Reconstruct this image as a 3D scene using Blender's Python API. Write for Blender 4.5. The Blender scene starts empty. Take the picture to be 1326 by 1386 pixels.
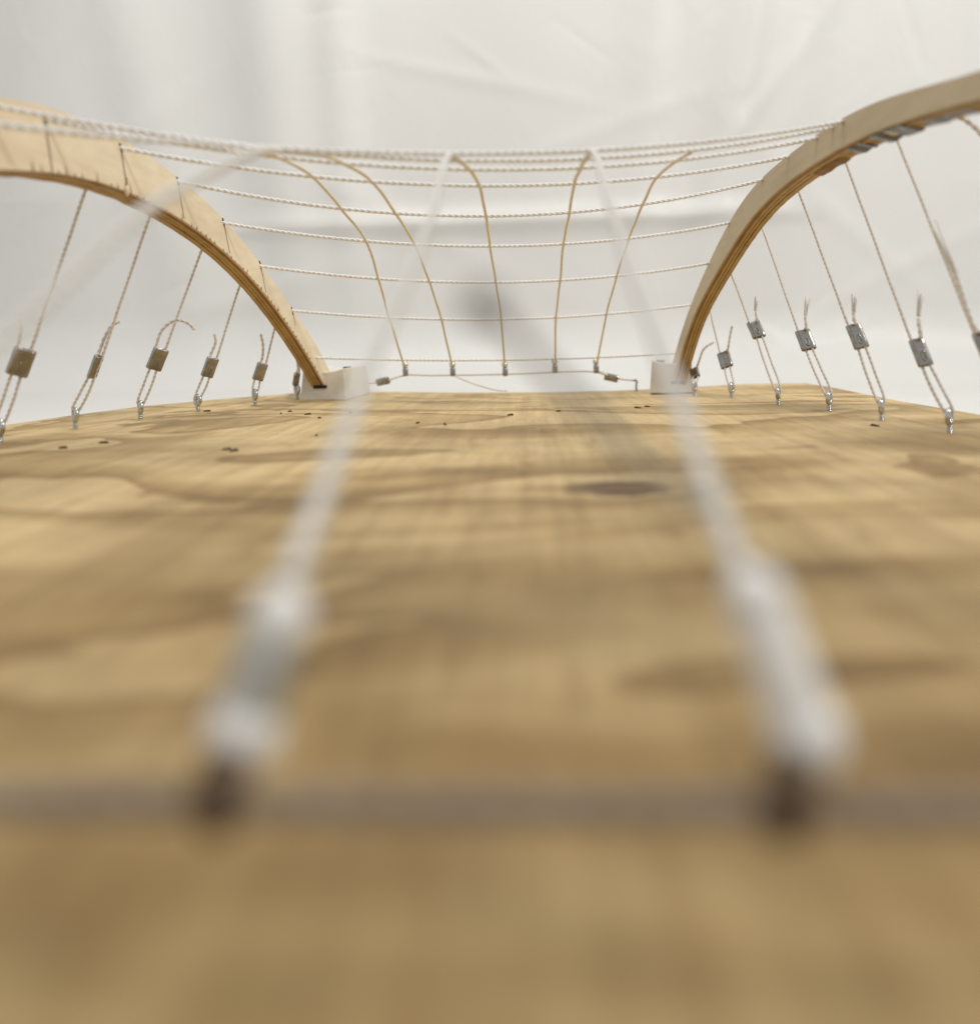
import bpy, math, random
import numpy as np
from mathutils import Matrix, Vector
random.seed(7); rng = np.random.default_rng(7)
scene = bpy.context.scene
COL = scene.collection

# ------------------------------------------------------------------ camera
# metres; Y runs along the model, X across it, board top is z = 0
F_PX, HOR = 1100.0, 454.0
YAW, ROLL = math.atan(.051), .0129
CAM = np.array([.0205, 0.0, .043])
FW = np.array([-math.sin(YAW), math.cos(YAW), 0.0])
RT0 = np.array([math.cos(YAW), math.sin(YAW), 0.0])
UP0 = np.array([0.0, 0.0, 1.0])
RGT = RT0 * math.cos(ROLL) - UP0 * math.sin(ROLL)
UPV = UP0 * math.cos(ROLL) + RT0 * math.sin(ROLL)
cd = bpy.data.cameras.new('camera'); cam = bpy.data.objects.new('camera', cd); COL.objects.link(cam)
cd.sensor_fit = 'HORIZONTAL'; cd.sensor_width = 36.0
cd.lens = 36.0 * F_PX / 1326.0
cd.shift_y = -(693.0 - HOR) / 1326.0
cd.clip_start = .004; cd.clip_end = 20
m = Matrix.Identity(4)
for i in range(3):
    m[i][0] = RGT[i]; m[i][1] = UPV[i]; m[i][2] = -FW[i]; m[i][3] = CAM[i]
cam.matrix_world = m
cd.dof.use_dof = True; cd.dof.focus_distance = .46
cd.dof.aperture_fstop = cd.lens / 4.3        # 4.3 mm pupil
scene.camera = cam

# ------------------------------------------------------------------ light
w = bpy.data.worlds.new('World'); scene.world = w; w.use_nodes = True
bg = w.node_tree.nodes['Background']
bg.inputs[0].default_value = (1.0, .99, .975, 1); bg.inputs[1].default_value = .60
def area(name, loc, target, size, power, color):
    l = bpy.data.lights.new(name, 'AREA'); l.shape = 'SQUARE'; l.size = size; l.energy = power; l.color = color
    o = bpy.data.objects.new(name, l); COL.objects.link(o); o.location = loc
    o.rotation_euler = (Vector(target) - Vector(loc)).to_track_quat('-Z', 'Y').to_euler()
    return o
area('key_lamp', (1.10, .05, 1.15), (0, .36, 0), .32, 8.6, (1, .975, .93))
area('ceiling_lamp', (-.10, .60, 1.20), (-.05, .50, 0), .60, 5.6, (1, .985, .96))
scene.view_settings.view_transform = 'Standard'
scene.view_settings.look = 'None'
scene.view_settings.exposure = 0.0; scene.view_settings.gamma = 1.0
scene.view_settings.use_curve_mapping = False
scene.render.engine = 'CYCLES'
scene.cycles.use_denoising = True
scene.cycles.max_bounces = 8

# ------------------------------------------------------------------ pixel helpers
def ray(x, y):
    return FW + RGT * (x - 663.0) / F_PX + UPV * (HOR - y) / F_PX
def at(x, y, d):
    return CAM + ray(x, y) * d
def ground(x, y, z=0.0):
    r = ray(x, y); return CAM + r * ((z - CAM[2]) / r[2])
def on_plane(x, y, s, x0, t):
    r = ray(x, y)
    return CAM + r * ((x0 + t * CAM[2] - s * CAM[0]) / (s * r[0] - t * r[2]))
def depth(p):
    return float(np.dot(np.asarray(p) - CAM, FW))
def px_of(p):
    v = np.asarray(p) - CAM; d = np.dot(v, FW)
    return 663 + F_PX * np.dot(v, RGT) / d, HOR - F_PX * np.dot(v, UPV) / d

# ------------------------------------------------------------------ materials
def nt(name):
    mt = bpy.data.materials.new(name); mt.use_nodes = True
    n = mt.node_tree.nodes; return mt, n, mt.node_tree.links, n['Principled BSDF']
def N(n, kind, **kw):
    o = n.new(kind)
    for k, v in kw.items(): setattr(o, k, v)
    return o
def noise(n, l, vec, scale, detail=4, rough=.55, sc=None, dist=0.0):
    if sc is not None:
        mp = N(n, 'ShaderNodeMapping'); mp.inputs['Scale'].default_value = sc
        l.new(vec, mp.inputs['Vector']); vec = mp.outputs[0]
    t = N(n, 'ShaderNodeTexNoise'); t.inputs['Scale'].default_value = scale
    t.inputs['Detail'].default_value = detail; t.inputs['Roughness'].default_value = rough
    t.inputs['Distortion'].default_value = dist
    l.new(vec, t.inputs['Vector']); return t.outputs['Fac']
def ramp(n, l, fac, stops, interp='LINEAR'):
    r = N(n, 'ShaderNodeValToRGB'); r.color_ramp.interpolation = interp
    e = r.color_ramp.elements
    while len(e) < len(stops): e.new(.5)
    for el, (p, c) in zip(e, stops):
        el.position = p; el.color = (*c, 1) if len(c) == 3 else c
    l.new(fac, r.inputs[0]); return r.outputs[0]
def mix(n, l, fac, a, b, mode='MIX'):
    x = N(n, 'ShaderNodeMix', data_type='RGBA', blend_type=mode)
    if isinstance(fac, (int, float)): x.inputs[0].default_value = fac
    else: l.new(fac, x.inputs[0])
    for sock, v in ((x.inputs[6], a), (x.inputs[7], b)):
        if isinstance(v, tuple): sock.default_value = (*v, 1)
        else: l.new(v, sock)
    return x.outputs[2]
def math_(n, l, op, a, b=None, c=None):
    x = N(n, 'ShaderNodeMath', operation=op)
    for i, v in enumerate((a, b, c)):
        if v is None: continue
        if isinstance(v, (int, float)): x.inputs[i].default_value = v
        else: l.new(v, x.inputs[i])
    return x.outputs[0]
def bump(n, l, bsdf, h, strength, dist):
    b = N(n, 'ShaderNodeBump'); b.inputs['Strength'].default_value = strength; b.inputs['Distance'].default_value = dist
    l.new(h, b.inputs['Height']); l.new(b.outputs[0], bsdf.inputs['Normal'])
def objco(n):
    return N(n, 'ShaderNodeTexCoord').outputs['Object']

KNOT = ground(836, 661)
def mat_board():
    mt, n, l, b = nt('pine_plywood'); co = objco(n)
    sep = N(n, 'ShaderNodeSeparateXYZ'); l.new(co, sep.inputs[0])
    # distance to the knot bends the growth figure round it
    dx = math_(n, l, 'SUBTRACT', sep.outputs[0], float(KNOT[0])); dy = math_(n, l, 'SUBTRACT', sep.outputs[1], float(KNOT[1]))
    ex = math_(n, l, 'MULTIPLY', dx, 18.0); ey = math_(n, l, 'MULTIPLY', dy, 42.0)
    r2 = math_(n, l, 'ADD', math_(n, l, 'POWER', ex, 2.0), math_(n, l, 'POWER', ey, 2.0))
    pull = math_(n, l, 'DIVIDE', .55, math_(n, l, 'ADD', r2, 1.0))
    big = noise(n, l, co, 1.0, 3, .5, (3.2, 5.0, 1), 1.9)
    warp = math_(n, l, 'ADD', big, math_(n, l, 'MULTIPLY', pull, .35))
    fig = math_(n, l, 'FRACT', math_(n, l, 'MULTIPLY', warp, 5.2))
    c = ramp(n, l, fig, [(0, (.34, .232, .100)), (.05, (.595, .455, .245)), (.35, (.62, .48, .262)), (.72, (.47, .342, .162)), (1, (.34, .232, .100))], 'EASE')
    patch = noise(n, l, co, 1.0, 3, .5, (9, 16, 1), .4)
    c = mix(n, l, .55, c, ramp(n, l, patch, [(.30, (.68, .61, .52)), (.50, (1, 1, 1)), (.72, (1.08, 1.04, .96))]), 'MULTIPLY')
    fine = noise(n, l, co, 1.0, 5, .65, (28, 420, 1), .3)
    c = mix(n, l, .55, c, ramp(n, l, fine, [(.32, (.80, .74, .66)), (.58, (1.04, 1.03, 1))]), 'MULTIPLY')
    streak = noise(n, l, co, 1.0, 4, .65, (150, 7, 1))
    c = mix(n, l, .70, c, ramp(n, l, streak, [(.35, (.80, .75, .66)), (.62, (1.10, 1.09, 1.05))]), 'MULTIPLY')
    mottle = noise(n, l, co, 1.0, 6, .7, (95, 26, 1), .5)
    c = mix(n, l, .6, c, ramp(n, l, mottle, [(.36, (.78, .71, .60)), (.47, (1, 1, 1)), (.66, (1.10, 1.08, 1.04))]), 'MULTIPLY')
    # browner, ragged-edged veneer zones, with shade of the near end painted in
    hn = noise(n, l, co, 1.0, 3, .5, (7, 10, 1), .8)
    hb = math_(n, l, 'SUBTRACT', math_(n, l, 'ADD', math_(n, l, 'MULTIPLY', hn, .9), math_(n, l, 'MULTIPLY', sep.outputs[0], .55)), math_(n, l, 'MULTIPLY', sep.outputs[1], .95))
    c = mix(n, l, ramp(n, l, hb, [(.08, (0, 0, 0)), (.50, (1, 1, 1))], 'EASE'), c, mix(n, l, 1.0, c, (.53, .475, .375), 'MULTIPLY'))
    grey = noise(n, l, co, 1.0, 2, .5, (5, 12, 1))
    c = mix(n, l, ramp(n, l, grey, [(.52, (0, 0, 0)), (.70, (.55, .55, .55))]), c, (.35, .27, .14))
    speck = noise(n, l, co, 520, 1, .4)
    c = mix(n, l, ramp(n, l, speck, [(.73, (0, 0, 0)), (.80, (.5, .5, .5))]), c, (.16, .095, .04))
    # knot: dark core with dark tails along the grain
    kx = math_(n, l, 'MULTIPLY', dx, 62.0); ky = math_(n, l, 'MULTIPLY', dy, 85.0)
    wob = noise(n, l, co, 1.0, 3, .6, (60, 170, 1))
    kr = math_(n, l, 'ADD', math_(n, l, 'SQRT', math_(n, l, 'ADD', math_(n, l, 'POWER', kx, 2.0), math_(n, l, 'POWER', ky, 2.0))), math_(n, l, 'MULTIPLY', math_(n, l, 'SUBTRACT', wob, .5), 1.0))
    c = mix(n, l, ramp(n, l, kr, [(.55, (.97, .97, .97)), (.85, (.6, .6, .6)), (1.0, (0, 0, 0))], 'EASE'), c, (.055, .024, .010))
    tx = math_(n, l, 'MULTIPLY', dx, 24.0); ty = math_(n, l, 'MULTIPLY', dy, 150.0)
    tr = math_(n, l, 'ADD', math_(n, l, 'SQRT', math_(n, l, 'ADD', math_(n, l, 'POWER', tx, 2.0), math_(n, l, 'POWER', ty, 2.0))), math_(n, l, 'MULTIPLY', math_(n, l, 'SUBTRACT', wob, .5), .8))
    c = mix(n, l, ramp(n, l, tr, [(.1, (.62, .62, .62)), (1.0, (0, 0, 0))], 'EASE'), c, (.27, .16, .07))
    # the small red mark
    RM = ground(195, 669)
    mx = math_(n, l, 'MULTIPLY', math_(n, l, 'SUBTRACT', sep.outputs[0], float(RM[0])), 420.0)
    my = math_(n, l, 'MULTIPLY', math_(n, l, 'SUBTRACT', sep.outputs[1], float(RM[1])), 330.0)
    mr = math_(n, l, 'ADD', math_(n, l, 'POWER', mx, 2.0), math_(n, l, 'POWER', my, 2.0))
    c = mix(n, l, ramp(n, l, mr, [(.3, (.8, .8, .8)), (1.0, (0, 0, 0))]), c, (.33, .10, .06))
    l.new(c, b.inputs['Base Color']); b.inputs['Roughness'].default_value = .62
    b.inputs['Specular IOR Level'].default_value = .30
    bump(n, l, b, math_(n, l, 'ADD', fine, math_(n, l, 'MULTIPLY', speck, .4)), .25, .0006)
    return mt
def mat_wood(name, a, bcol, sc, rough=.6, fine=1.0, strength=.2):
    mt, n, l, b = nt(name); co = objco(n)
    g = noise(n, l, co, 1.0, 5, .6, sc, .25)
    c = mix(n, l, ramp(n, l, g, [(.30, (0, 0, 0)), (.68, (1, 1, 1))]), a, bcol)
    h = noise(n, l, co, 1.0, 3, .6, tuple(s * 5 for s in sc))
    c = mix(n, l, .35, c, ramp(n, l, h, [(.35, (.8, .76, .7)), (.6, (1.03, 1.02, 1))]), 'MULTIPLY')
    p = noise(n, l, co, 26, 3, .5)
    c = mix(n, l, .5, c, ramp(n, l, p, [(.35, (.88, .85, .8)), (.65, (1.05, 1.04, 1.03))]), 'MULTIPLY')
    l.new(c, b.inputs['Base Color']); b.inputs['Roughness'].default_value = rough
    b.inputs['Specular IOR Level'].default_value = .3
    bump(n, l, b, h, strength, .0004)
    return mt
def mat_cord(name, col, rough=.42, sss=.0):
    mt, n, l, b = nt(name); co = objco(n)
    g = noise(n, l, co, 700, 3, .6)
    c = mix(n, l, ramp(n, l, g, [(.3, (0, 0, 0)), (.7, (1, 1, 1))]), tuple(x * .80 for x in col), col)
    l.new(c, b.inputs['Base Color']); b.inputs['Roughness'].default_value = rough
    b.inputs['Subsurface Weight'].default_value = .35; b.inputs['Subsurface Radius'].default_value = (1, .95, .85); b.inputs['Subsurface Scale'].default_value = .0012
    bump(n, l, b, noise(n, l, co, 2600, 2, .6), .3, .0002)
    return mt
def mat_metal(name, col, rough):
    mt, n, l, b = nt(name); co = objco(n)
    g = noise(n, l, co, 260, 4, .6)
    c = mix(n, l, ramp(n, l, g, [(.35, (0, 0, 0)), (.65, (1, 1, 1))]), tuple(x * .78 for x in col), col)
    l.new(c, b.inputs['Base Color']); b.inputs['Metallic'].default_value = 1.0
    l.new(ramp(n, l, g, [(.3, (rough * 1.5,) * 3), (.7, (rough * .7,) * 3)]), b.inputs['Roughness'])
    bump(n, l, b, noise(n, l, co, 900, 2, .5), .05, .0003)
    return mt
def mat_plain(name, col, rough=.6, ns=200.0, var=.75):
    mt, n, l, b = nt(name); co = objco(n)
    g = noise(n, l, co, ns, 4, .6)
    c = mix(n, l, ramp(n, l, g, [(.3, (0, 0, 0)), (.7, (1, 1, 1))]), tuple(x * var for x in col), col)
    l.new(c, b.inputs['Base Color']); b.inputs['Roughness'].default_value = rough
    return mt
def mat_sheet():
    mt, n, l, b = nt('white_sheet'); co = objco(n)
    g = noise(n, l, co, 5, 4, .55)
    c = mix(n, l, ramp(n, l, g, [(.3, (0, 0, 0)), (.7, (1, 1, 1))]), (.72, .71, .68), (.75, .74, .71))
    l.new(c, b.inputs['Base Color']); b.inputs['Roughness'].default_value = .42
    b.inputs['Specular IOR Level'].default_value = .35
    wv = noise(n, l, co, 1.0, 6, .55, (16, 16, 10), 1.2)
    bump(n, l, b, wv, .16, .008)
    return mt

M = dict(
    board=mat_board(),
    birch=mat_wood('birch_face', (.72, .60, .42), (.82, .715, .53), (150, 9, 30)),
    tan=mat_wood('shaded_face', (.45, .365, .235), (.50, .41, .27), (40, 5, 40), strength=.08),  # darker than the other arch: its shade is put into the colour
    ply_gold=mat_wood('ply_edge_gold', (.40, .26, .10), (.54, .38, .17), (60, 60, 60)),
    ply_brown=mat_wood('ply_edge_brown', (.22, .12, .035), (.33, .19, .07), (60, 60, 60)),
    glue=mat_plain('glue_line', (.075, .04, .014), .7),
    block=mat_wood('painted_block', (.70, .665, .59), (.75, .715, .64), (30, 30, 30), .5, strength=.06),
    dark=mat_plain('dark_hole', (.02, .017, .014), .8),
    pencil=mat_plain('pencil_mark', (.20, .145, .085), .7, 900),
    white=mat_cord('white_nylon_cord', (.95, .94, .91)),
    offwhite=mat_cord('offwhite_cord', (.74, .72, .67)),
    cream=mat_cord('cream_cord', (.86, .78, .62), .5),
    stay=mat_cord('stay_cord', (.78, .72, .64), .5),
    taupe=mat_cord('taupe_cord', (.27, .215, .175), .7),
    grey=mat_cord('grey_cord', (.34, .335, .31), .6),
    glint=mat_cord('white_glint', (.96, .955, .93), .15),  # glossy white, stands for lamp highlights on the near clips
    steel=mat_metal('zinc_steel', (.62, .62, .60), .16),
    alu=mat_metal('aluminium_sleeve', (.40, .385, .355), .22),
    dull=mat_metal('dull_zinc', (.62, .63, .60), .5),
    bronze=mat_metal('bronze_tape', (.16, .155, .16), .32),
    crumb=mat_plain('wood_crumb', (.12, .075, .04), .8),
    sheet=mat_sheet(),
)

# ------------------------------------------------------------------ mesh helpers
class MB:
    def __init__(s): s.v = []; s.f = []
    def add(s, v, f):
        o = len(s.v); s.v.extend([tuple(map(float, p)) for p in v]); s.f.extend([tuple(i + o for i in q) for q in f])
    def build(s, name, mat, parent=None, smooth=True, origin=None):
        me = bpy.data.meshes.new(name)
        v = s.v
        if origin is not None: v = [(a - origin[0], b - origin[1], c - origin[2]) for a, b, c in v]
        me.from_pydata(v, [], s.f); me.update()
        if smooth: me.polygons.foreach_set('use_smooth', [True] * len(me.polygons))
        me.materials.append(mat)
        o = bpy.data.objects.new(name, me); COL.objects.link(o)
        if parent is not None: o.parent = parent
        elif origin is not None: o.location = origin
        return o
def tag(o, label=None, cat=None, group=None, kind=None):
    if label: o['label'] = label
    if cat: o['category'] = cat
    if group: o['group'] = group
    if kind: o['kind'] = kind
    return o
def empty(name, loc):
    o = bpy.data.objects.new(name, None); COL.objects.link(o); o.location = loc; o.empty_display_size = .005
    return o
def smooth_path(P, step):
    P = np.asarray(P, float)
    if len(P) == 2:
        k = max(2, int(np.linalg.norm(P[1] - P[0]) / step) + 1)
        return P[0] + (P[1] - P[0]) * np.linspace(0, 1, k)[:, None]
    Q = np.vstack([2 * P[0] - P[1], P, 2 * P[-1] - P[-2]]); out = []
    for i in range(1, len(Q) - 2):
        p0, p1, p2, p3 = Q[i - 1:i + 3]
        a = np.linalg.norm(p1 - p0) ** .5; b_ = np.linalg.norm(p2 - p1) ** .5; c_ = np.linalg.norm(p3 - p2) ** .5
        t0, t1, t2, t3 = 0, a, a + b_, a + b_ + c_
        k = max(2, int(np.linalg.norm(p2 - p1) / step))
        for t in np.linspace(t1, t2, k, endpoint=False):
            A1 = (t1 - t) / (t1 - t0) * p0 + (t - t0) / (t1 - t0) * p1
            A2 = (t2 - t) / (t2 - t1) * p1 + (t - t1) / (t2 - t1) * p2
            A3 = (t3 - t) / (t3 - t2) * p2 + (t - t2) / (t3 - t2) * p3
            B1 = (t2 - t) / (t2 - t0) * A1 + (t - t0) / (t2 - t0) * A2
            B2 = (t3 - t) / (t3 - t1) * A2 + (t - t1) / (t3 - t1) * A3
            out.append((t2 - t) / (t2 - t1) * B1 + (t - t1) / (t2 - t1) * B2)
    out.append(P[-1]); out = np.array(out)
    L = np.concatenate([[0], np.cumsum(np.linalg.norm(np.diff(out, axis=0), axis=1))])
    k = max(2, int(L[-1] / step) + 1); u = np.linspace(0, L[-1], k)
    return np.stack([np.interp(u, L, out[:, i]) for i in range(3)], 1)
def frames(P):
    T = np.gradient(P, axis=0); T /= np.linalg.norm(T, axis=1)[:, None] + 1e-12
    a = np.array([0, 0, 1.0]) if abs(T[0][2]) < .8 else np.array([1.0, 0, 0])
    u = np.cross(T[0], a); u /= np.linalg.norm(u); Us = [u]
    for i in range(1, len(P)):
        u = u - T[i] * np.dot(u, T[i]); u /= np.linalg.norm(u) + 1e-12; Us.append(u)
    Us = np.array(Us); return T, Us, np.cross(T, Us)
def add_tube(mb, P, r, n=6, caps=True):
    P = np.asarray(P, float); T, U, V = frames(P)
    r = np.broadcast_to(np.asarray(r, float), (len(P),))
    a = np.linspace(0, 2 * math.pi, n, endpoint=False)
    vs = (P[:, None] + r[:, None, None] * (U[:, None] * np.cos(a)[None, :, None] + V[:, None] * np.sin(a)[None, :, None])).reshape(-1, 3)
    fs = [(i * n + j, i * n + (j + 1) % n, (i + 1) * n + (j + 1) % n, (i + 1) * n + j) for i in range(len(P) - 1) for j in range(n)]
    if caps: fs += [tuple(range(n))[::-1], tuple(range((len(P) - 1) * n, len(P) * n))]
    mb.add(vs, fs)
def add_rope(mb, pts, r, pitch=.0062, sub=12, n=7, wob=.00010):
    P = smooth_path(pts, pitch / sub); T, U, V = frames(P)
    k = np.arange(len(P)) * (2 * math.pi / sub)
    P = P + U * (np.sin(k * .137 + rng.uniform(0, 6)) * wob)[:, None]
    for s in range(2):
        ph = k + s * math.pi
        Q = P + .38 * r * (U * np.cos(ph)[:, None] + V * np.sin(ph)[:, None])
        add_tube(mb, Q, r * .66, n)
def rope(name, pts, r, mat, parent=None, **kw):
    mb = MB(); add_rope(mb, pts, r, **kw); return mb.build(name, mat, parent)
def add_sphere(mb, c, r, nu=14, nv=9, sc=(1, 1, 1)):
    vs = []; fs = []
    for i in range(nv + 1):
        a = math.pi * i / nv
        for j in range(nu):
            b_ = 2 * math.pi * j / nu
            vs.append((c[0] + r * sc[0] * math.sin(a) * math.cos(b_), c[1] + r * sc[1] * math.sin(a) * math.sin(b_), c[2] + r * sc[2] * math.cos(a)))
    for i in range(nv):
        for j in range(nu): fs.append((i * nu + j, (i + 1) * nu + j, (i + 1) * nu + (j + 1) % nu, i * nu + (j + 1) % nu))
    mb.add(vs, fs)
def add_frayed(mb, pts, r, fibres=9, spread=.0016, fray=.4):
    """rope end whose last part opens into loose fibres"""
    P = smooth_path(pts, .0004); k = max(2, int(len(P) * (1 - fray)))
    add_rope(mb, P[:k + 1:4] if k > 8 else P[:k + 1], r)
    T = P[-1] - P[k - 1]; L = np.linalg.norm(T)
    for i in range(fibres):
        d = rng.normal(0, 1, 3); d -= T * np.dot(d, T) / (L * L + 1e-12); d /= np.linalg.norm(d) + 1e-9
        base = P[k - 1] + d * r * .5; e = rng.uniform(.7, 1.1)
        q = [base, base + T * .5 * e + d * spread * .35, base + T * e + d * spread * rng.uniform(.3, 1)]
        add_tube(mb, smooth_path(q, .0006), np.linspace(r * .42, r * .28, len(smooth_path(q, .0006))), 5)

# ------------------------------------------------------------------ setting: sheet hung behind and laid under the board
def build_backdrop():
    nx = 420; W = 2.2; y1 = 1.06; zf = -.022; R = .10
    vs = []; fs = []
    Lflat = 1.5; Lup = 1.5; Larc = R * math.pi / 2
    S = np.concatenate([np.linspace(0, .9, 12, endpoint=False), np.linspace(.9, Lflat, 80, endpoint=False), np.linspace(Lflat, Lflat + Larc + .55, 300, endpoint=False), np.linspace(Lflat + Larc + .55, Lflat + Larc + Lup, 30)])
    nz = len(S) - 1
    rr_ = np.random.default_rng(21)
    cre = [(rr_.uniform(-.75, .75), rr_.uniform(.05, .55), math.tan(rr_.uniform(-1.45, 1.45)), rr_.uniform(.004, .010), rr_.uniform(-.0011, .0011), rr_.uniform(.02, .07)) for _ in range(46)]
    folds = [(-.62, .10, .020, .10), (-.30, .055, .020, -.10), (-.22, .03, .012, -.06), (.27, .035, .024, .16), (.34, .05, .016, .12), (.17, .03, .008, .05), (.62, .07, .022, .18), (.80, .06, .015, .1), (-.47, .05, .012, -.2), (.05, .10, .010, -.08)]
    diag = [(-.55, .30, .75, .020, .007), (-.15, .22, -.5, .018, .005), (.40, .22, -.9, .015, .005), (.12, .33, .35, .014, .003), (-.35, .12, .28, .020, .006), (.52, .16, .5, .014, .004), (-.05, .40, -.25, .012, .003), (.30, .34, 1.3, .012, .004)]
    for i in range(nz + 1):
        s = S[i]
        for j in range(nx + 1):
            x = -W / 2 + W * j / nx
            if s < Lflat: y = y1 - R - (Lflat - s); z = zf; nn = (0, 0, 1); h = 0
            elif s < Lflat + Larc:
                a = (s - Lflat) / R; y = y1 - R + R * math.sin(a); z = zf + R - R * math.cos(a); nn = (0, -math.sin(a), math.cos(a)); h = 0
            else: h = s - Lflat - Larc; y = y1; z = zf + R + h; nn = (0, -1, 0)
            o = 0.0
            hh = max(0.0, z - zf)
            g = min(1.0, hh / .25)
            for (fx, fw, fa, sl) in folds:
                c = fx + sl * (hh - .3)
                o += fa * g * math.exp(-((x - c) / fw) ** 2)
            for (cx, cz, sl, wd, am) in diag:
                d = ((hh - cz) - sl * (x - cx)) / math.hypot(1, sl)
                al = ((x - cx) + sl * (hh - cz)) / math.hypot(1, sl)
                o += .5 * am * math.exp(-(d / wd) ** 2) * math.exp(-(al / .16) ** 2) * min(1, hh / .06)
            pl = (hh - .212 - .012 * x) / .011; o += .013 * g * (math.exp(-(pl * .6) ** 2) if pl > 0 else math.exp(-(pl * 1.1) ** 2)) * max(0, 1 - (x / .40) ** 4)
            if hh > .005:
                for (cx, cz, sl, wd, am, ln) in cre:
                    dx = x - cx; dz = hh - cz
                    if abs(dx) < .32 and abs(dz) < .32:
                        k = math.hypot(1, sl); d = (dz - sl * dx) / k
                        if abs(d) < 3 * wd: o += am * math.exp(-(d / wd) ** 2 - (((dx + sl * dz) / k) / ln) ** 2)
            if s < Lflat:
                # a low ruck in the cloth lying on the table, beside and behind the board
                if y > -.3: o += .0025 * math.exp(-((y - .80 - .22 * (x - .5)) / .02) ** 2) * (1 if x > .3 else .25)
            vs.append((x + nn[0] * o, y + nn[1] * o, z + nn[2] * o))
    for i in range(nz):
        for j in range(nx):
            a = i * (nx + 1) + j; fs.append((a, a + 1, a + nx + 2, a + nx + 1))
    mb = MB(); mb.add(vs, fs)
    o = mb.build('backdrop', M['sheet']); o['kind'] = 'structure'
    o['label'] = 'creased white sheet hung behind and laid under the plywood board'
build_backdrop()

def build_board():
    L = [(-.07, -.255), (.40, -.252), (.457, -.245), (.519, -.231), (.571, -.202), (.62, -.168), (.656, -.142)]
    Rr = [(-.07, .250), (.418, .245), (.488, .243), (.61, .249), (.656, .247)]
    nu, nv = 48, 72; th = .018
    def z(x, y):
        t = min(1, max(0, (y - .40) / .25)); t = t * t * (3 - 2 * t)
        return -.0032 * t * max(0.0, 1 - ((x - .02) / .17) ** 2)
    ys = np.linspace(-.07, .656, nv + 1); vs = []
    for y in ys:
        xl = np.interp(y, [a for a, b in L], [b for a, b in L]); xr = np.interp(y, [a for a, b in Rr], [b for a, b in Rr])
        for j in range(nu + 1):
            x = xl + (xr - xl) * j / nu
            yy = y + .030 * max(0, (y - .3) / .356) * max(0, min(1, (x - .08) / .13))
            vs.append((x, yy, z(x, yy)))
    top = len(vs); vs += [(a, b, c - th) for a, b, c in vs]
    fs = []
    q = lambda i, j: i * (nu + 1) + j
    for i in range(nv):
        for j in range(nu):
            fs.append((q(i, j), q(i, j + 1), q(i + 1, j + 1), q(i + 1, j)))
            fs.append((top + q(i, j), top + q(i + 1, j), top + q(i + 1, j + 1), top + q(i, j + 1)))
    per = [q(0, j) for j in range(nu)] + [q(i, nu) for i in range(nv)] + [q(nv, j) for j in range(nu, 0, -1)] + [q(i, 0) for i in range(nv, 0, -1)]
    for a, b in zip(per, per[1:] + per[:1]): fs.append((a, a + top, b + top, b))
    mb = MB(); mb.add(vs, fs)
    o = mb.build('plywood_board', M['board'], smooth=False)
    tag(o, 'broad pine plywood board with a dark knot, carrying the whole cord model', 'board')
    return z
BOARD_Z = build_board()

# ------------------------------------------------------------------ arches
LT = [(0, 132), (71, 145), (125, 168), (171, 191), (214, 220), (250, 247), (309, 304), (357, 363), (393, 414), (422, 457), (441, 492)]
LB = [(0, 230), (71, 234), (125, 243), (171, 257), (214, 280), (250, 300), (297, 332), (336, 373), (375, 418), (404, 461), (434, 511)]
RTP = [(1326, 96), (1211, 129), (1123, 170), (1075, 203), (1018, 256), (990, 294), (962, 350), (938, 405), (921, 445), (912, 478), (907, 511)]
RBP = [(1326, 133), (1211, 166), (1159, 191), (1102, 220), (1057, 252), (1011, 305), (972, 361), (950, 405), (934, 440), (920, 480), (913, 511)]
X0A, TA = .122, .20; THK = .0092
def fit_curve(px, s, mirror_sum):
    P = np.array([on_plane(x, y, s, X0A, TA)[1:] for x, y in px])
    far = P[P[:, 0] > mirror_sum / 2 + .07]
    Q = np.vstack([P, np.stack([mirror_sum - far[:, 0], far[:, 1]], 1)])
    wt = np.concatenate([np.full(len(P), 1.0), np.full(len(far), .12)])
    c = np.polyfit((Q[:, 0] - mirror_sum / 2) / .3, Q[:, 1], 9, w=wt)
    f = lambda y: np.polyval(c, (np.asarray(y) - mirror_sum / 2) / .3)
    # foot positions where the curve reaches the block floor
    yf = P[-1, 0]; zf = P[-1, 1]; sl = (f(yf) - f(yf - .012)) / .012
    return f, yf, sl
def arch_profile(px, s, ms, n=110, zend=.003):
    f, yf, sl = fit_curve(px, s, ms)
    yb = ms - yf
    ys = np.linspace(yb, yf, n); zs = f(ys)
    e = [yf + (zend - zs[-1]) / min(sl, -.35)]; e2 = ms - e[0]
    Y = np.concatenate([[e2], ys, e]); Z = np.concatenate([[zend], zs, [zend]])
    d = np.concatenate([[0], np.cumsum(np.hypot(np.diff(Y), np.diff(Z)))]); u = np.linspace(0, d[-1], n)
    return np.stack([np.interp(u, d, Y), np.interp(u, d, Z)], 1)
def arch_pt(s, y, z, off):
    """point on the leaning sheet, off metres outwards of its inner face"""
    nrm = np.array([s * 1.0, 0, -TA]); nrm /= np.linalg.norm(nrm)
    return np.array([s * (X0A + TA * z), y, z]) + nrm * off
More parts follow.
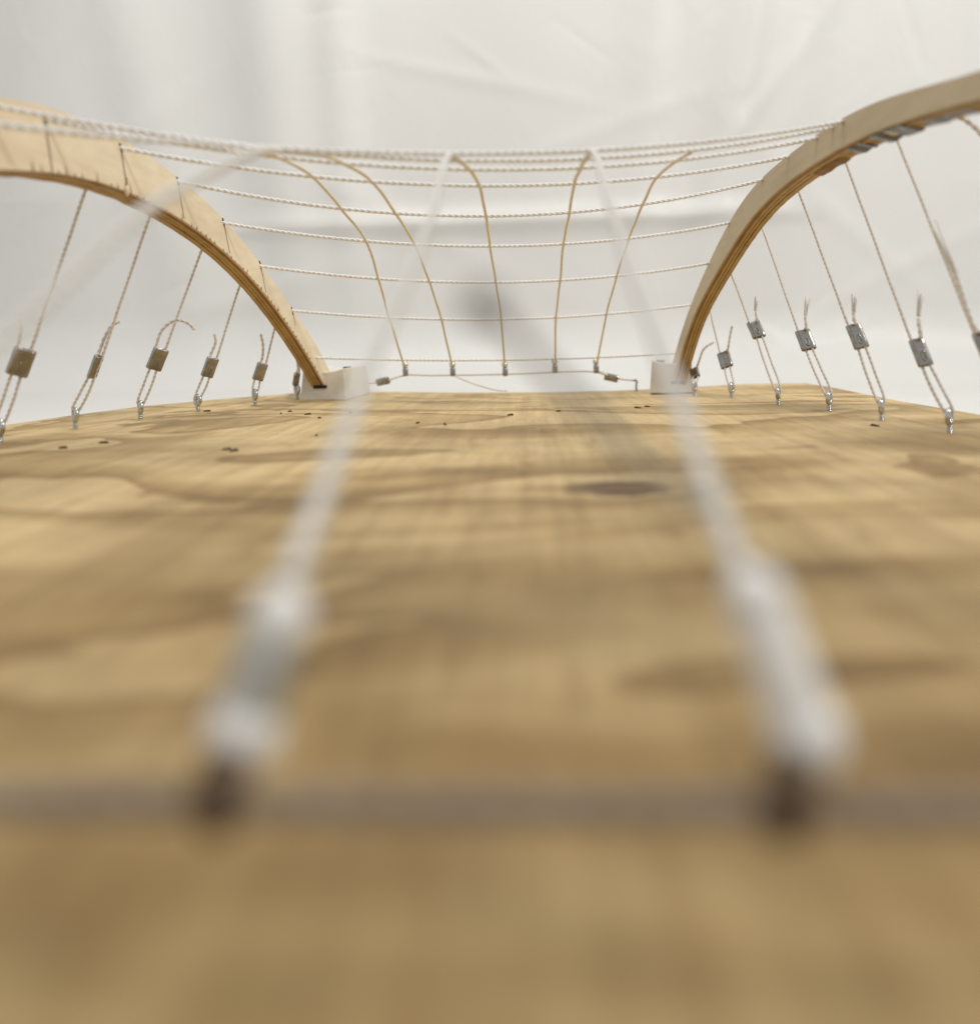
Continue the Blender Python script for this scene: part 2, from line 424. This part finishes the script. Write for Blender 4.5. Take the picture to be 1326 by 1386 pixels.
def build_arch(s, tpx, bpx, ms, face_mat, label):
    T = arch_profile(tpx, s, ms); B = arch_profile(bpx, s, ms)
    root = empty('plywood_arch', arch_pt(s, T[-1, 0], 0, 0)); tag(root, label, 'arch', 'plywood arches')
    root.location = (0, 0, 0)
    layers = [(.0, .0012, face_mat, .0), (.0012, .0030, M['ply_brown'], .0001), (.0030, .0045, M['ply_gold'], .0), (.0045, .0049, M['glue'], .0005),
              (.0049, .0064, M['ply_gold'], .0002), (.0064, .0068, M['glue'], .0005), (.0068, THK, M['ply_gold'], .0)]
    n = len(T)
    for k, (o0, o1, mt, inset) in enumerate(layers):
        D = T - B; D /= np.linalg.norm(D, axis=1)[:, None]
        jit = rng.normal(0, .00012, n)
        if k == 0: jit = np.abs(rng.normal(0, .0001, n))
        Ti = T - D * inset; Bi = B + D * (inset + jit)[:, None]
        vs = []; fs = []
        for i in range(n):
            vs += [arch_pt(s, *Ti[i], o0), arch_pt(s, *Ti[i], o1), arch_pt(s, *Bi[i], o1), arch_pt(s, *Bi[i], o0)]
        for i in range(n - 1):
            a = 4 * i
            for j in range(4):
                q = (a + j, a + (j + 1) % 4, a + 4 + (j + 1) % 4, a + 4 + j)
                fs.append(q if s < 0 else q[::-1])
        fs += [(0, 1, 2, 3), (4 * n - 1, 4 * n - 2, 4 * n - 3, 4 * n - 4)]
        mb = MB(); mb.add(vs, fs)
        ob = mb.build('face_ply' if k == 0 else ('glue_line' if mt is M['glue'] else 'ply'), mt, root, smooth=False)
        if k == 0: face = ob
    return root, T, B, face
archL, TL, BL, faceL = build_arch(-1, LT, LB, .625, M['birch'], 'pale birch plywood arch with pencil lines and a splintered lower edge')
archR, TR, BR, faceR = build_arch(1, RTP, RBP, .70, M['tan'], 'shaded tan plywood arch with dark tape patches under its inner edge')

def hole_at(s, x, y):
    """hole in the arch at a pixel, kept at least 1.8 mm inside its top edge"""
    p = on_plane(x, y, s, X0A, TA); T, B = (TL, BL) if s < 0 else (TR, BR)
    q = p[1:]; k = int(np.argmin(np.linalg.norm(T - q, axis=1))); D = T[k] - B[k]; D /= np.linalg.norm(D)
    if np.dot(q - T[k], D) > -.0018: q = q - D * (np.dot(q - T[k], D) + .0018)
    return arch_pt(s, q[0], q[1], 0)
# marks on the pale arch: drilled holes, pencil lines, splinters
def strip_on_arch(mb, s, p0, p1, w0, w1, off):
    a = on_plane(*p0, s, X0A, TA); b = on_plane(*p1, s, X0A, TA)
    v = b[1:] - a[1:]; t = np.array([-v[1], v[0]]) / np.linalg.norm(v)
    q = []
    for o in (-off, .0002):
        q += [arch_pt(s, *(a[1:] + t * w0 / 2), o), arch_pt(s, *(a[1:] - t * w0 / 2), o), arch_pt(s, *(b[1:] - t * w1 / 2), o), arch_pt(s, *(b[1:] + t * w1 / 2), o)]
    mb.add(q, [(0, 1, 2, 3), (0, 4, 5, 1), (1, 5, 6, 2), (2, 6, 7, 3), (3, 7, 4, 0)])
HOLES_L = [(60, 160), (163, 199), (240, 244), (302, 300), (352, 358), (395, 420)]
LINES_L = [((60, 158), (71, 234)), ((163, 197), (171, 250)), ((240, 242), (249, 296)), ((302, 298), (311, 343)), ((352, 356), (360, 396)), ((395, 419), (400, 440))]
for (p, q), hp in zip(LINES_L, HOLES_L):
    mb = MB(); strip_on_arch(mb, -1, p, q, .0009, .0006, .00012); mb.build('pencil_line', M['pencil'], faceL, smooth=False)
    mb = MB(); strip_on_arch(mb, -1, (hp[0] - 1, hp[1] - 5), (hp[0] + 1.5, hp[1] + 6), .0019, .0015, .0002); mb.build('drilled_hole', M['dark'], faceL, smooth=False)
mb = MB()
for i in range(150):
    k = rng.integers(20, len(BL) - 3); k = int(20 + (len(BL) - 24) * rng.random() ** .8)
    b0 = BL[k]; dv = TL[k] - BL[k]; dv /= np.linalg.norm(dv); tv = np.array([-dv[1], dv[0]])
    h = abs(rng.normal(0, .0012)) + .0003; wd = rng.uniform(.0002, .0006)
    if rng.random() < .07: h += .003
    lean = tv * rng.normal(0, .3) * h
    a = b0 - tv * wd; c = b0 + tv * wd; tip = b0 + dv * h + lean; o = -rng.uniform(.0001, .0004)
    mb.add([arch_pt(-1, *a, -.00005), arch_pt(-1, *c, -.00005), arch_pt(-1, *tip, o), arch_pt(-1, *(b0 - dv * .0004), .0003)], [(0, 1, 2), (0, 2, 3), (1, 3, 2), (0, 3, 1)])
tag(mb.build('splinters', M['ply_brown'], archL, smooth=False), kind='stuff')
mb = MB()
cpt = on_plane(171, 258, -1, X0A, TA)
add_sphere(mb, arch_pt(-1, cpt[1], cpt[2], -.0003), .0016, 9, 6, (.6, 1.0, 1.4)); mb.build('chipped_corner', M['birch'], archL)
mb = MB(); strip_on_arch(mb, -1, (171, 240), (171, 258), .0006, .0030, .00022); mb.build('chip_gap', M['ply_brown'], archL, smooth=False)  # brown strip widening down to the chip

# dark tape patches under the shaded arch
def under_patch(u0, u1, drop, o0, o1, mat):
    y0, y1 = u0, u1
    ks = [k for k in range(len(BR)) if y0 <= BR[k, 0] <= y1 and BR[k, 1] > .02]
    vs = []; fs = []
    for k in ks:
        b0 = BR[k]; dv = TR[k] - BR[k]; dv /= np.linalg.norm(dv)
        j = rng.normal(0, .0003)
        vs += [arch_pt(1, *(b0 + dv * .0003), o0), arch_pt(1, *(b0 + dv * .0003), o1), arch_pt(1, *(b0 - dv * (drop + j)), o1), arch_pt(1, *(b0 - dv * (drop * .6 + j)), o0 + .0004)]
    n = len(ks)
    for i in range(n - 1):
        for j in range(4): fs.append((4 * i + j, 4 * i + 4 + j, 4 * i + 4 + (j + 1) % 4, 4 * i + (j + 1) % 4))
    if n > 1:
        fs += [(0, 1, 2, 3), (4 * n - 1, 4 * n - 2, 4 * n - 3, 4 * n - 4)]
        mb = MB(); mb.add(vs, fs); mb.build('tape_patch', mat, archR, smooth=False)
def ydepth(px, py): return on_plane(px, py, 1, X0A, TA)[1]
for a, b, dr, o0, o1, mt in [((1160, 190), (1128, 208), .0005, .0022, .0094, 'bronze'), ((1215, 165), (1166, 187), .0009, .0012, .0096, 'bronze'), ((1292, 142), (1215, 165), .0005, .0045, .0094, 'bronze'),
                             ((1126, 209), (1085, 232), .0006, .0052, .0093, 'ply_brown'), ((1203, 171), (1182, 180), .0012, .0020, .0060, 'birch')]:
    under_patch(ydepth(*a), ydepth(*b), dr, o0, o1, M[mt])

# ------------------------------------------------------------------ base blocks
def build_block(s, xa, xb, y0, y1, h, label, scr, back):
    root = empty('base_block', ((xa + xb) / 2, y0, 0)); ox, oy = root.location[0], root.location[1]
    nx = 12; vs = []; fs = []
    rows = [(y0, 0.0), (y0, 1.0), (y1, 1.0), (y1, 0.0)]
    tp = .0022
    for (y, top) in rows:
        for i in range(nx + 1):
            t = i / nx; x = xa + (xb - xa) * t
            if top: x = x + tp * (1 - 2 * t)
            if y == y1: x += back
            yy = y + (.0012 if (top and y == y0) else (-.0012 if top else 0))
            z = h - .0026 * (1 - (2 * t - 1) ** 2) if top else -.0008
            vs.append((x - ox, yy - oy, z))
    r = nx + 1
    for k in range(4):
        for i in range(nx):
            a = k * r + i; b = ((k + 1) % 4) * r + i; fs.append((a, a + 1, b + 1, b))
    fs += [(0, r, 2 * r, 3 * r), (3 * r + nx, 2 * r + nx, r + nx, nx)]
    mb = MB(); mb.add(vs, fs); body = mb.build('body', M['block'], root, smooth=False)
    bv = body.modifiers.new('bevel', 'BEVEL'); bv.width = .0008; bv.segments = 2; bv.limit_method = 'ANGLE'
    # slot mouth where the arch foot goes in
    k = min(range(60, len(BR)), key=lambda k: abs((BL if s < 0 else BR)[k, 0] - (y0 - .0002)))
    bz = (BL if s < 0 else BR)[k, 1]
    c = arch_pt(s, y0 - .0004, max(.007, bz - .0003), .0033)
    mb = MB(); x_, y_, z_ = c[0] - ox, c[1] - oy, c[2]
    hw = .0047
    mb.add([(x_ - hw, y_, z_ - .0011), (x_ + hw, y_ , z_ - .0009), (x_ + hw, y_ + .003, z_ + .0012), (x_ - hw, y_ + .003, z_ + .0012), (x_ - hw, y_, z_ + .0010), (x_ + hw, y_, z_ + .0012)],
           [(0, 1, 5, 4), (0, 3, 2, 1), (4, 5, 2, 3)])
    mb.build('slot', M['dark'], root, smooth=False)
    mb = MB(); n = 16
    cx, cy = scr[0] - ox, scr[1] - oy; hz = h - .0009
    vs = [(cx + .0030 * math.cos(a), cy + .0040 * math.sin(a), hz + dz) for dz in (-.004, .0007) for a in np.linspace(0, 2 * math.pi, n, endpoint=False)]
    mb.add(vs, [tuple(range(n, 2 * n))] + [(j, (j + 1) % n, n + (j + 1) % n, n + j) for j in range(n)])
    mb.build('screw_hole', M['dark'], root, smooth=False)
    tag(root, label, 'block', 'white base blocks')
    return root
build_block(-1, -.1415, -.1085, .560, .632, .0215, 'white wooden base block gripping the foot of the pale birch arch', (-.1150, .592), .002)
build_block(1, .1065, .1395, .601, .648, .0230, 'white wooden base block gripping the foot of the shaded tan arch', (.1180, .622), .008)

# ------------------------------------------------------------------ screw eyes
def eye_mesh():
    ring = MB(); Rr, r = .0027, .00118; cz = .0068; n = 22
    P = np.array([(Rr * math.sin(a) * .88, 0, cz - Rr * math.cos(a)) for a in np.linspace(.22, 2 * math.pi - .05, n)])
    add_tube(ring, P, r, 10)
    sh = MB(); zz = np.linspace(-.004, .0047, 40); rr = .0012 + .00022 * np.sin(zz * 2 * math.pi / .0009)
    rr[-6:] = .0014
    add_tube(sh, np.stack([zz * 0, zz * 0, zz], 1), rr, 10)
    return ring, sh
_r, _s = eye_mesh()
eye0 = None
def screw_eye(p, rz, label, group, tilt=(0, 0)):
    global eye0
    if eye0 is None:
        e = empty('screw_eye', p); _r.build('ring', M['steel'], e); _s.build('shank', M['steel'], e); eye0 = e
    else:
        e = eye0.copy(); COL.objects.link(e)
        for ch in list(eye0.children):   # ring and shank
            c = ch.copy(); COL.objects.link(c); c.parent = e
    e.location = p; e.rotation_euler = (tilt[0], tilt[1], rz)
    tag(e, label, 'screw eye', group)
    return e

# ------------------------------------------------------------------ crimp sleeves
def sleeve_mesh(w, h, t, cut=0.0):
    mb = MB(); n = 28; vs = []
    def sec(a):
        # double barrel outline
        x = math.cos(a); y = math.sin(a)
        px = (w / 2 - t / 2) * (1 if x > 0 else -1) * min(1, abs(x) * 3) + t / 2 * x
        py = t / 2 * y * (1 - .22 * math.exp(-(px / (w * .13)) ** 2))
        return px, py
    A = np.linspace(0, 2 * math.pi, n, endpoint=False)
    zs = [-h / 2, -h / 2 + .0003, -h / 4, 0, h / 4, h / 2 - .0003, h / 2]
    sc = [.94, 1, 1.0, .985, 1.0, 1, .94]
    for z, k in zip(zs, sc):
        for a in A:
            x, y = sec(a); vs.append((x * k, y * k, z + cut * x))
    m_ = len(zs)
    # inner bore at both ends so the rim reads as tube
    for z, dz in ((-h / 2, .0012), (h / 2, -.0012)):
        for a in A:
            x, y = sec(a); vs.append((x * .78, y * .62, z + cut * x))
        for a in A:
            x, y = sec(a); vs.append((x * .74, y * .58, z + dz + cut * x))
    fs = [(i * n + j, i * n + (j + 1) % n, (i + 1) * n + (j + 1) % n, (i + 1) * n + j) for i in range(m_ - 1) for j in range(n)]
    o = m_ * n
    for j in range(n):
        k = (j + 1) % n
        fs.append((j, o + j, o + k, k)); fs.append((o + j, o + n + j, o + n + k, o + k))
        e = (m_ - 1) * n; p = o + 2 * n
        fs.append((e + j, e + k, p + k, p + j)); fs.append((p + j, p + k, p + n + k, p + n + j))
    fs += [tuple(o + n + j for j in range(n)), tuple(o + 3 * n + j for j in range(n))[::-1]]
    mb.add(vs, fs); return mb
def sleeve(c, up, w, h, t, spin, label, group, dent=True):
    e = empty('crimp_sleeve', c)
    up = Vector(up).normalized()
    tocam = Vector(CAM) - Vector(c); side = up.cross(tocam).normalized(); fr = side.cross(up).normalized()
    rot = Matrix((side, -fr, up)).transposed()    # local -y looks at the camera
    rot = rot @ Matrix.Rotation(spin, 3, 'Z')
    e.rotation_euler = rot.to_euler()
    br = sleeve_mesh(w, h, t).build('barrel', M['alu'], e)
    if dent:
        mb = MB(); n = 14
        pts = [(.0009 * math.sin(a) , -t / 2 - .00002 + .0003 * 0, -h * .16 + h * .20 * math.cos(a)) for a in np.linspace(0, 2 * math.pi, n)]
        add_tube(mb, pts, .00022, 6); mb.build('crimp_mark', M['alu'], br)
    tag(e, label, 'sleeve', group)
    return e

# ------------------------------------------------------------------ cross cords: net span + stays on both sides
CR = .00104
def frac_depth(p_top, p_bot, px):
    a = np.array(px_of(p_top)); b = np.array(px_of(p_bot)); t = np.dot(np.array(px) - a, b - a) / np.dot(b - a, b - a)
    return t
def mid3(p_top, p_bot, px, slack=0):
    """3-D point at pixel px, its distance read along the line from p_top to p_bot (perspective-correct)"""
    t = min(1.2, max(-.1, frac_depth(p_top, p_bot, px)))
    iz = (1 - t) / depth(p_top) + t / depth(p_bot)
    return at(px[0], px[1], 1 / iz)
ORD = ['first', 'second', 'third', 'fourth', 'fifth', 'sixth', 'seventh', 'eighth', 'ninth']
# row: left hole, right hole, centre pixel at mid span
ROWS = [((428, 484), (908, 477), (682, 487)), ((395, 420), (927, 408), (678, 432)), ((352, 359), (959, 350), (671, 382)), ((302, 301), (987, 297), (663, 333)),
        ((240, 245), (1032, 243), (659, 292)), ((163, 200), (1068, 198), (650, 251)), ((60, 161), (1106, 183), (640, 229)), None, None]
# stays: (arch exit pixel, sleeve centre, sleeve w px, h px, eye base pixel, tail pixels, spin)
ST_L = [((405, 488), (401, 513), 9, 18, (402, 540), [(403, 500), (402, 488)], .3), ((371, 447), (352, 503), 15, 24, (345, 548), [(354, 488), (356, 468), (353, 452)], .2),
        ((322, 393), (284, 497), 17, 27, (268, 557), [(285, 480), (292, 462), (290, 452)], .35), ((271, 343), (213, 486), 21, 30, (190, 568), [(212, 470), (219, 447), (238, 433), (256, 438), (263, 446)], .25),
        ((197, 309), (129, 496), 15, 32, (102, 580), [(133, 478), (142, 456), (152, 440), (162, 435)], .95), ((115, 259), (28.5, 490), 28, 38, (0, 600), [(26, 468), (29, 445), (27, 430)], .05)]
ST_R = [((934, 480), (940, 505), 13, 21, (940, 533), [(946, 488), (953, 472), (966, 463)], -.3), ((962, 425), (981, 487), 17, 24, (990, 537), [(985, 472), (988, 455), (991, 441)], -.15),
        ((991, 374), (1023, 446), 18, 26, (1053, 547), [(1024, 432), (1022, 415), (1024, 400)], .3), ((1033, 312), (1090, 460), 20, 30, (1122, 556), [(1091, 442), (1090, 422), (1093, 403)], .3),
        ((1081, 259), (1160, 455), 20, 35, (1193, 569), [(1157, 436), (1155, 415), (1156, 397)], .35), ((1144, 218), (1246, 477), 20, 39, (1285, 586), [(1246, 455), (1243, 425), (1246, 394)], .4),
        ((1211, 181), (1334, 470), 22, 44, (1392, 612), [(1320, 446), (1300, 390), (1284, 345), (1262, 300)], .4)]
SPANS = []
sidename = {-1: 'pale birch arch', 1: 'shaded tan arch'}
def stay(root, s, hole3, spec, order):
    ex, sc, wp, hp, eb, tail, spin = spec
    g = ground(*eb)
    g[2] = BOARD_Z(g[0], g[1])
    eyetop = g + np.array([0, 0, .0088])
    outer = hole3 + np.array([s * THK, 0, -TA * THK])
    exit3 = mid3(outer, eyetop, ex)
    c = mid3(outer, eyetop, sc); d = depth(c)
    h = hp * d / F_PX; w_ = wp * d / F_PX
    up = exit3 - c; up /= np.linalg.norm(up)
    top = c + up * h * .48; bot = c - up * h * .48
    side = np.cross(up, c - CAM); side /= np.linalg.norm(side)
    side = side if np.dot(side, RGT) > 0 else -side
    so = side * min(w_ * .26, .0019)
    lean = so if s < 0 else -so                   # standing part sits on the arch side of the sleeve
    st_ = exit3 + up * .012; st_[0] = s * max(s * st_[0], X0A + TA * st_[2] + THK * .5)
    rope('stay', [st_, exit3, (exit3 + top + lean) / 2, top + lean, c + lean], CR * .72, M['stay'], root, pitch=.0052)
    # doubled loop through the eye
    e1 = eyetop + np.array([0, 0, -.0012])
    a = bot - so * .9; b = bot + so * .9
    eL = e1 - side * .0013; eR = e1 + side * .0013
    rope('anchor_loop', [c - so * .8, a, (a * .55 + eL * .45) - side * .0004, eL + np.array([0, 0, .001]), e1 - np.array([0, 0, .0004]), eR + np.array([0, 0, .001]), (b * .55 + eR * .45) + side * .0004, b, c + so * .8], CR * .68, M['stay'], root, pitch=.0050)
    # free tail
    mb = MB()
    tp = [c - lean, top - lean] + [at(x, y, d) for x, y in tail]
    if s > 0 and order >= 2: add_frayed(mb, tp, CR * 1.0, 9, .0010, .38)
    else: add_rope(mb, tp, CR * .85)
    mb.build('tail', M['white'] if (s > 0 and order >= 2) else M['stay'], root)
    # sleeve and eye are things of their own
    nm = sidename[s]; o_ = ORD[order]
    sleeve(c, up, max(w_, .0042), h, min(.0034, max(w_, .0042) * .62), spin,
           f'aluminium crimp sleeve on the stay cord {o_} from the block of the {nm}', 'crimp sleeves on the stay cords', dent=wp > 16)
    screw_eye(g, (-.80 if s < 0 else 1.0) + rng.normal(0, .15), f'zinc screw eye holding the stay cord {o_} from the block of the {nm}', 'screw eyes along the arches', (0, rng.normal(0, .05)))
def span3(a, b, cpx):
    """parabola from hole a to hole b whose middle lies on the ray of pixel cpx"""
    best = None
    u = np.linspace(0, 1, 400)
    L = a + (b - a) * u[:, None]
    # point of the chord below/above which the centre pixel sits
    r = ray(*cpx)
    k = np.array([(p[1] - CAM[1]) / r[1] for p in L]); pts = CAM + k[:, None] * r
    i = int(np.argmin(np.abs(pts[:, 0] - L[:, 0]))); um = u[i]; sag = L[i, 2] - pts[i, 2]
    S = sag / (4 * um * (1 - um))
    P = L.copy(); P[:, 2] -= 4 * S * u * (1 - u)
    return P
def cross_label(i): return f'white twisted cord crossing between the arches, {ORD[i]} from the far edge cord'
for i, row in enumerate(ROWS):
    root = empty('cross_cord', (0, 0, 0)); tag(root, cross_label(i), 'cord', 'cords crossing between the arches')
    if row:
        a = hole_at(-1, *row[0]); b = hole_at(1, *row[1]); P = span3(a, b, row[2])
        P = np.vstack([P[0] + (P[0] - P[12]) * .2, P[6:-6], P[-1] + (P[-1] - P[-13]) * .2])
    else:
        j = i - 7
        dl, zl, rp, cp = [(.238, .1155, (1128, 168), (630, 217)), (.192, .101, (1142, 161), (620, 208))][j]
        a = arch_pt(-1, dl, zl, 0); b = hole_at(1, *rp); P = span3(a, b, cp)
    SPANS.append(P)
    rope('span', np.vstack([P[:-1:8], P[-1]]), CR * .94, M['white'], root)
    if i < 6: stay(root, -1, a, ST_L[i], i)
    if i < 7: stay(root, 1, b, ST_R[i], i)
    if i == 7:
        o1 = b + np.array([.0066, 0, -.0013]); e1 = at(1400, 350, .30)
        rope('stay', [b, o1, at(1303, 160, .305), e1, np.array([.205, .30, .03]), np.array([.215, .30, .0])], CR, M['stay'], root)

# ------------------------------------------------------------------ long cords of the net, end clips and edge cords
def on_span(P, x):
    X = np.array([px_of(p)[0] for p in P]); k = int(np.argmin(np.abs(X - x))); return P[k]
LONG = {   # pixel columns where each cord meets the cross cords, far to near
    'A': ([545, 527, 513, 496, 463, 425, 380, 330], (548, 492), []),
    'B': ([610, 598, 581, 562, 536, 505, 470, 435, 378], (612, 492), [(325, 214, .158), (195, 287, .118), (110, 362, .102), (25, 440, .090), (-120, 600, .075)]),
    'C': ([682, 678, 671, 663, 657, 648, 637, 626, 609], (683, 492), [(583, 296, .165), (545, 395, .126), (482, 540, .0944), (430, 690, .0765), (395, 785, .0655)]),
    'D': ([751, 752, 757, 762, 770, 777, 785, 791, 801], (750, 488), [(828, 285, .165), (851, 360, .135), (915, 530, .0905), (965, 680, .0735), (1000, 775, .0655)]),
    'E': ([809, 820, 834, 850, 868, 888, 912, 935], (806, 488), []),
}
FAR_D = .636
LL = {'A': ('outermost cream cord running lengthwise over the net beside the pale birch arch'), 'B': ('cream cord running lengthwise over the net, second from the pale birch arch'),
      'C': ('middle cream cord running lengthwise over the net, thick and blurred at its near end'), 'D': ('cream cord running lengthwise over the net, second from the shaded tan arch'),
      'E': ('outermost cream cord running lengthwise over the net beside the shaded tan arch')}
def add_knot(mb, c, r):
    for k in range(3):
        ax = rng.normal(0, 1, 3); ax /= np.linalg.norm(ax); u = np.cross(ax, (.3, .5, .8)); u /= np.linalg.norm(u); v = np.cross(ax, u)
        P = np.array([c + (u * math.cos(t) + v * math.sin(t)) * r * .52 + ax * r * .25 * math.sin(2 * t) for t in np.linspace(0, 2 * math.pi * .98, 24)])
        add_tube(mb, P, r * .50, 7)
clip_far_px = {}
for key, (xs, end, near) in LONG.items():
    root = empty('long_cord', (0, 0, 0)); tag(root, LL[key], 'cord', 'cords running lengthwise over the net')
    farend = at(end[0], end[1], FAR_D)
    pts = [farend] + [on_span(P, x) + np.array([0, 0, -.0006]) for P, x in zip(SPANS, xs)]
    nearp = [at(*q) for q in near]
    far_pts = pts[:9]; rest = pts[8:] + nearp
    rope('far_length', far_pts, .00084, M['cream'], root)
    if nearp: rope('near_length', rest, .00108, M['offwhite'], root)
    # far clip: shiny loop above a brown-looking sleeve
    clip = empty('cord_clip', farend); tag(clip, f'{dict(A="first", B="second", C="third", D="fourth", E="fifth")[key]} small metal clip from the pale arch along the far edge cord', 'clip', 'clips along the far edge cord')
    bot = at(end[0] + 1, end[1] + 17, FAR_D) - farend
    mb = MB(); add_tube(mb, [bot * .28, bot * .45, bot * .8, bot * 1.0], [.0014, .0022, .0022, .0017], 10); mb.build('barrel', M['alu'], clip)
    mb = MB(); add_sphere(mb, bot * .10, .0024, 12, 8, (1, 1, 1.2)); mb.build('loop_bead', M['steel'], clip)
    clip_far_px[key] = farend + bot * .92

# far edge cord with its sleeves and hooks
edge = empty('edge_cord', (0, 0, 0)); tag(edge, 'thin white edge cord strung between two hooks at the far board edge', 'cord', 'edge cords of the net')
hl = ground(492, 529); hr = ground(861, 526); hl[2] = -.001; hr[2] = -.001
hlt = hl + np.array([0, 0, .0068]); hrt = hr + np.array([0, 0, .0072])
ep = [hlt, at(520, 516, .636), clip_far_px['A'], at(580, 508, .635), clip_far_px['B'], clip_far_px['C'] + np.array([0, 0, .0008]), clip_far_px['D'], clip_far_px['E'], at(828, 511, .64), hrt]
rope('span', ep, .00080, M['stay'], edge)
mb = MB(); add_rope(mb, [clip_far_px['B'], at(640, 519, .628), at(672, 528, .622), at(686, 529, .620)], .0006); mb.build('tail', M['cream'], edge)
mb = MB(); add_rope(mb, [clip_far_px['E'], at(815, 503, .636), at(822, 508, .636)], .0006); mb.build('tail', M['white'], edge)
for p, dirp, lab in ((at(518, 516, .636), ep[2] - ep[0], 'grey crimp sleeve on the far edge cord beside the pale arch block'), (at(827, 511, .640), ep[-1] - ep[-3], 'brown-looking crimp sleeve on the far edge cord beside the shaded arch block')):
    sleeve(p, dirp, .0062, .0105, .0042, .4, lab, 'crimp sleeves on the far edge cord')
for p, lab in ((hl, 'small dark hook screwed into the board beside the pale arch block'), (hr, 'small dark hook screwed into the board beside the shaded arch block')):
    e = empty('screw_hook', p); tag(e, lab, 'hook', 'hooks at the far board edge')
    mb = MB(); add_tube(mb, smooth_path([(0, 0, -.003), (0, 0, .004), (.0004, 0, .0066), (-.0008, 0, .0082), (-.0026, 0, .0078)], .0004), .0009, 9); mb.build('shank', M['steel'], e)

# near edge cord and its clips
ne = empty('edge_cord', (0, 0, 0)); tag(ne, 'blurred taupe edge cord stretched level across the near end of the net', 'cord', 'edge cords of the net')
ND = .0535
rope('span', [at(-900, 1072, ND), at(-300, 1082, ND), at(300, 1088, ND), at(690, 1092, ND), at(1060, 1096, ND), at(1700, 1100, ND), at(2300, 1098, ND)], .00105, M['taupe'], ne)
def near_clip(top, bot, dark, dt, db, label, mid):
    c0 = at(*top, dt); c1 = at(*bot, db); c2 = at(*dark, ND)
    e = empty('cord_clip', c0); tag(e, label, 'clip', 'clips along the near edge cord')
    v = c1 - c0
    mb = MB(); add_sphere(mb, np.zeros(3), .0023); mb.build('top_glint_ball', M['glint'], e)  # white balls at both clip ends imitate bright highlights on the metal
    mb = MB(); add_tube(mb, [v * .05, v * .2, v * .5, v * .8, v * .95], [.0020, .0022, .0022, .0023, .0022], 14); mb.build('barrel', M[mid], e)
    mb = MB(); add_sphere(mb, v, .0027); mb.build('glint_ball', M['glint'], e)
    w_ = c2 - c0
    mb = MB(); add_tube(mb, smooth_path([v * .45 + w_ * .55, v * .2 + w_ * .8, w_, w_ + np.array([0, .001, -.0020])], .0004), .0018, 10); mb.build('hook', M['crumb'], e)
near_clip((380, 835), (331, 988), (292, 1072), .0590, .0570, 'blurred metal clip with end glints made as white balls, tying the middle long cord to the near edge cord', 'dull')
near_clip((1022, 808), (1090, 995), (1062, 1080), .0600, .0570, 'blurred whitish clip tying the second cord from the shaded arch to the near edge cord', 'white')

# loose grey cord end standing up near the camera
t0 = at(945, 690, .0720)
lc = MB(); add_rope(lc, [t0, at(905, 655, .0660), at(840, 600, .0620), at(760, 520, .0590), at(690, 445, .0570), at(650, 408, .0560)], .00066)
add_knot(lc, at(652, 412, .0560), .0014)
tag(lc.build('loose_cord', M['grey']), 'loose grey cord end sticking up in front of the net, strongly blurred', 'cord')

# ------------------------------------------------------------------ crumbs on the board
crumbs = [(416, 561), (432, 566), (280, 527 + 30), (380, 560), (392, 557), (316, 611), (306, 609), (565, 573), (690, 562), (602, 575), (876, 549), (863, 551), (474, 537 + 22), (85, 607), (428, 590), (1184, 577), (140, 600), (755, 556)]
for i, (x, y) in enumerate(crumbs):
    g = ground(x, y); g[2] = BOARD_Z(g[0], g[1]) + .0002
    mb = MB(); a = rng.uniform(0, 3.14); L = rng.uniform(.0010, .0026); wd = rng.uniform(.0004, .0008)
    u = np.array([math.cos(a), math.sin(a), .1]); v = np.array([-math.sin(a), math.cos(a), 0]); z = np.array([0, 0, 1.0])
    q = [-u * L - v * wd * .6, u * L * .8 - v * wd, u * L + v * wd * .3, -u * L * .7 + v * wd]
    mb.add([p - z * .0003 for p in q] + [p * .7 + z * (.0005 + .0003 * rng.random()) for p in q], [(3, 2, 1, 0), (4, 5, 6, 7)] + [(j, (j + 1) % 4, 4 + (j + 1) % 4, 4 + j) for j in range(4)])
    tag(mb.build('wood_crumb', M['crumb'], origin=None, smooth=False), 'tiny dark wood crumb lying on the plywood board', 'crumb', 'crumbs on the board').location = g
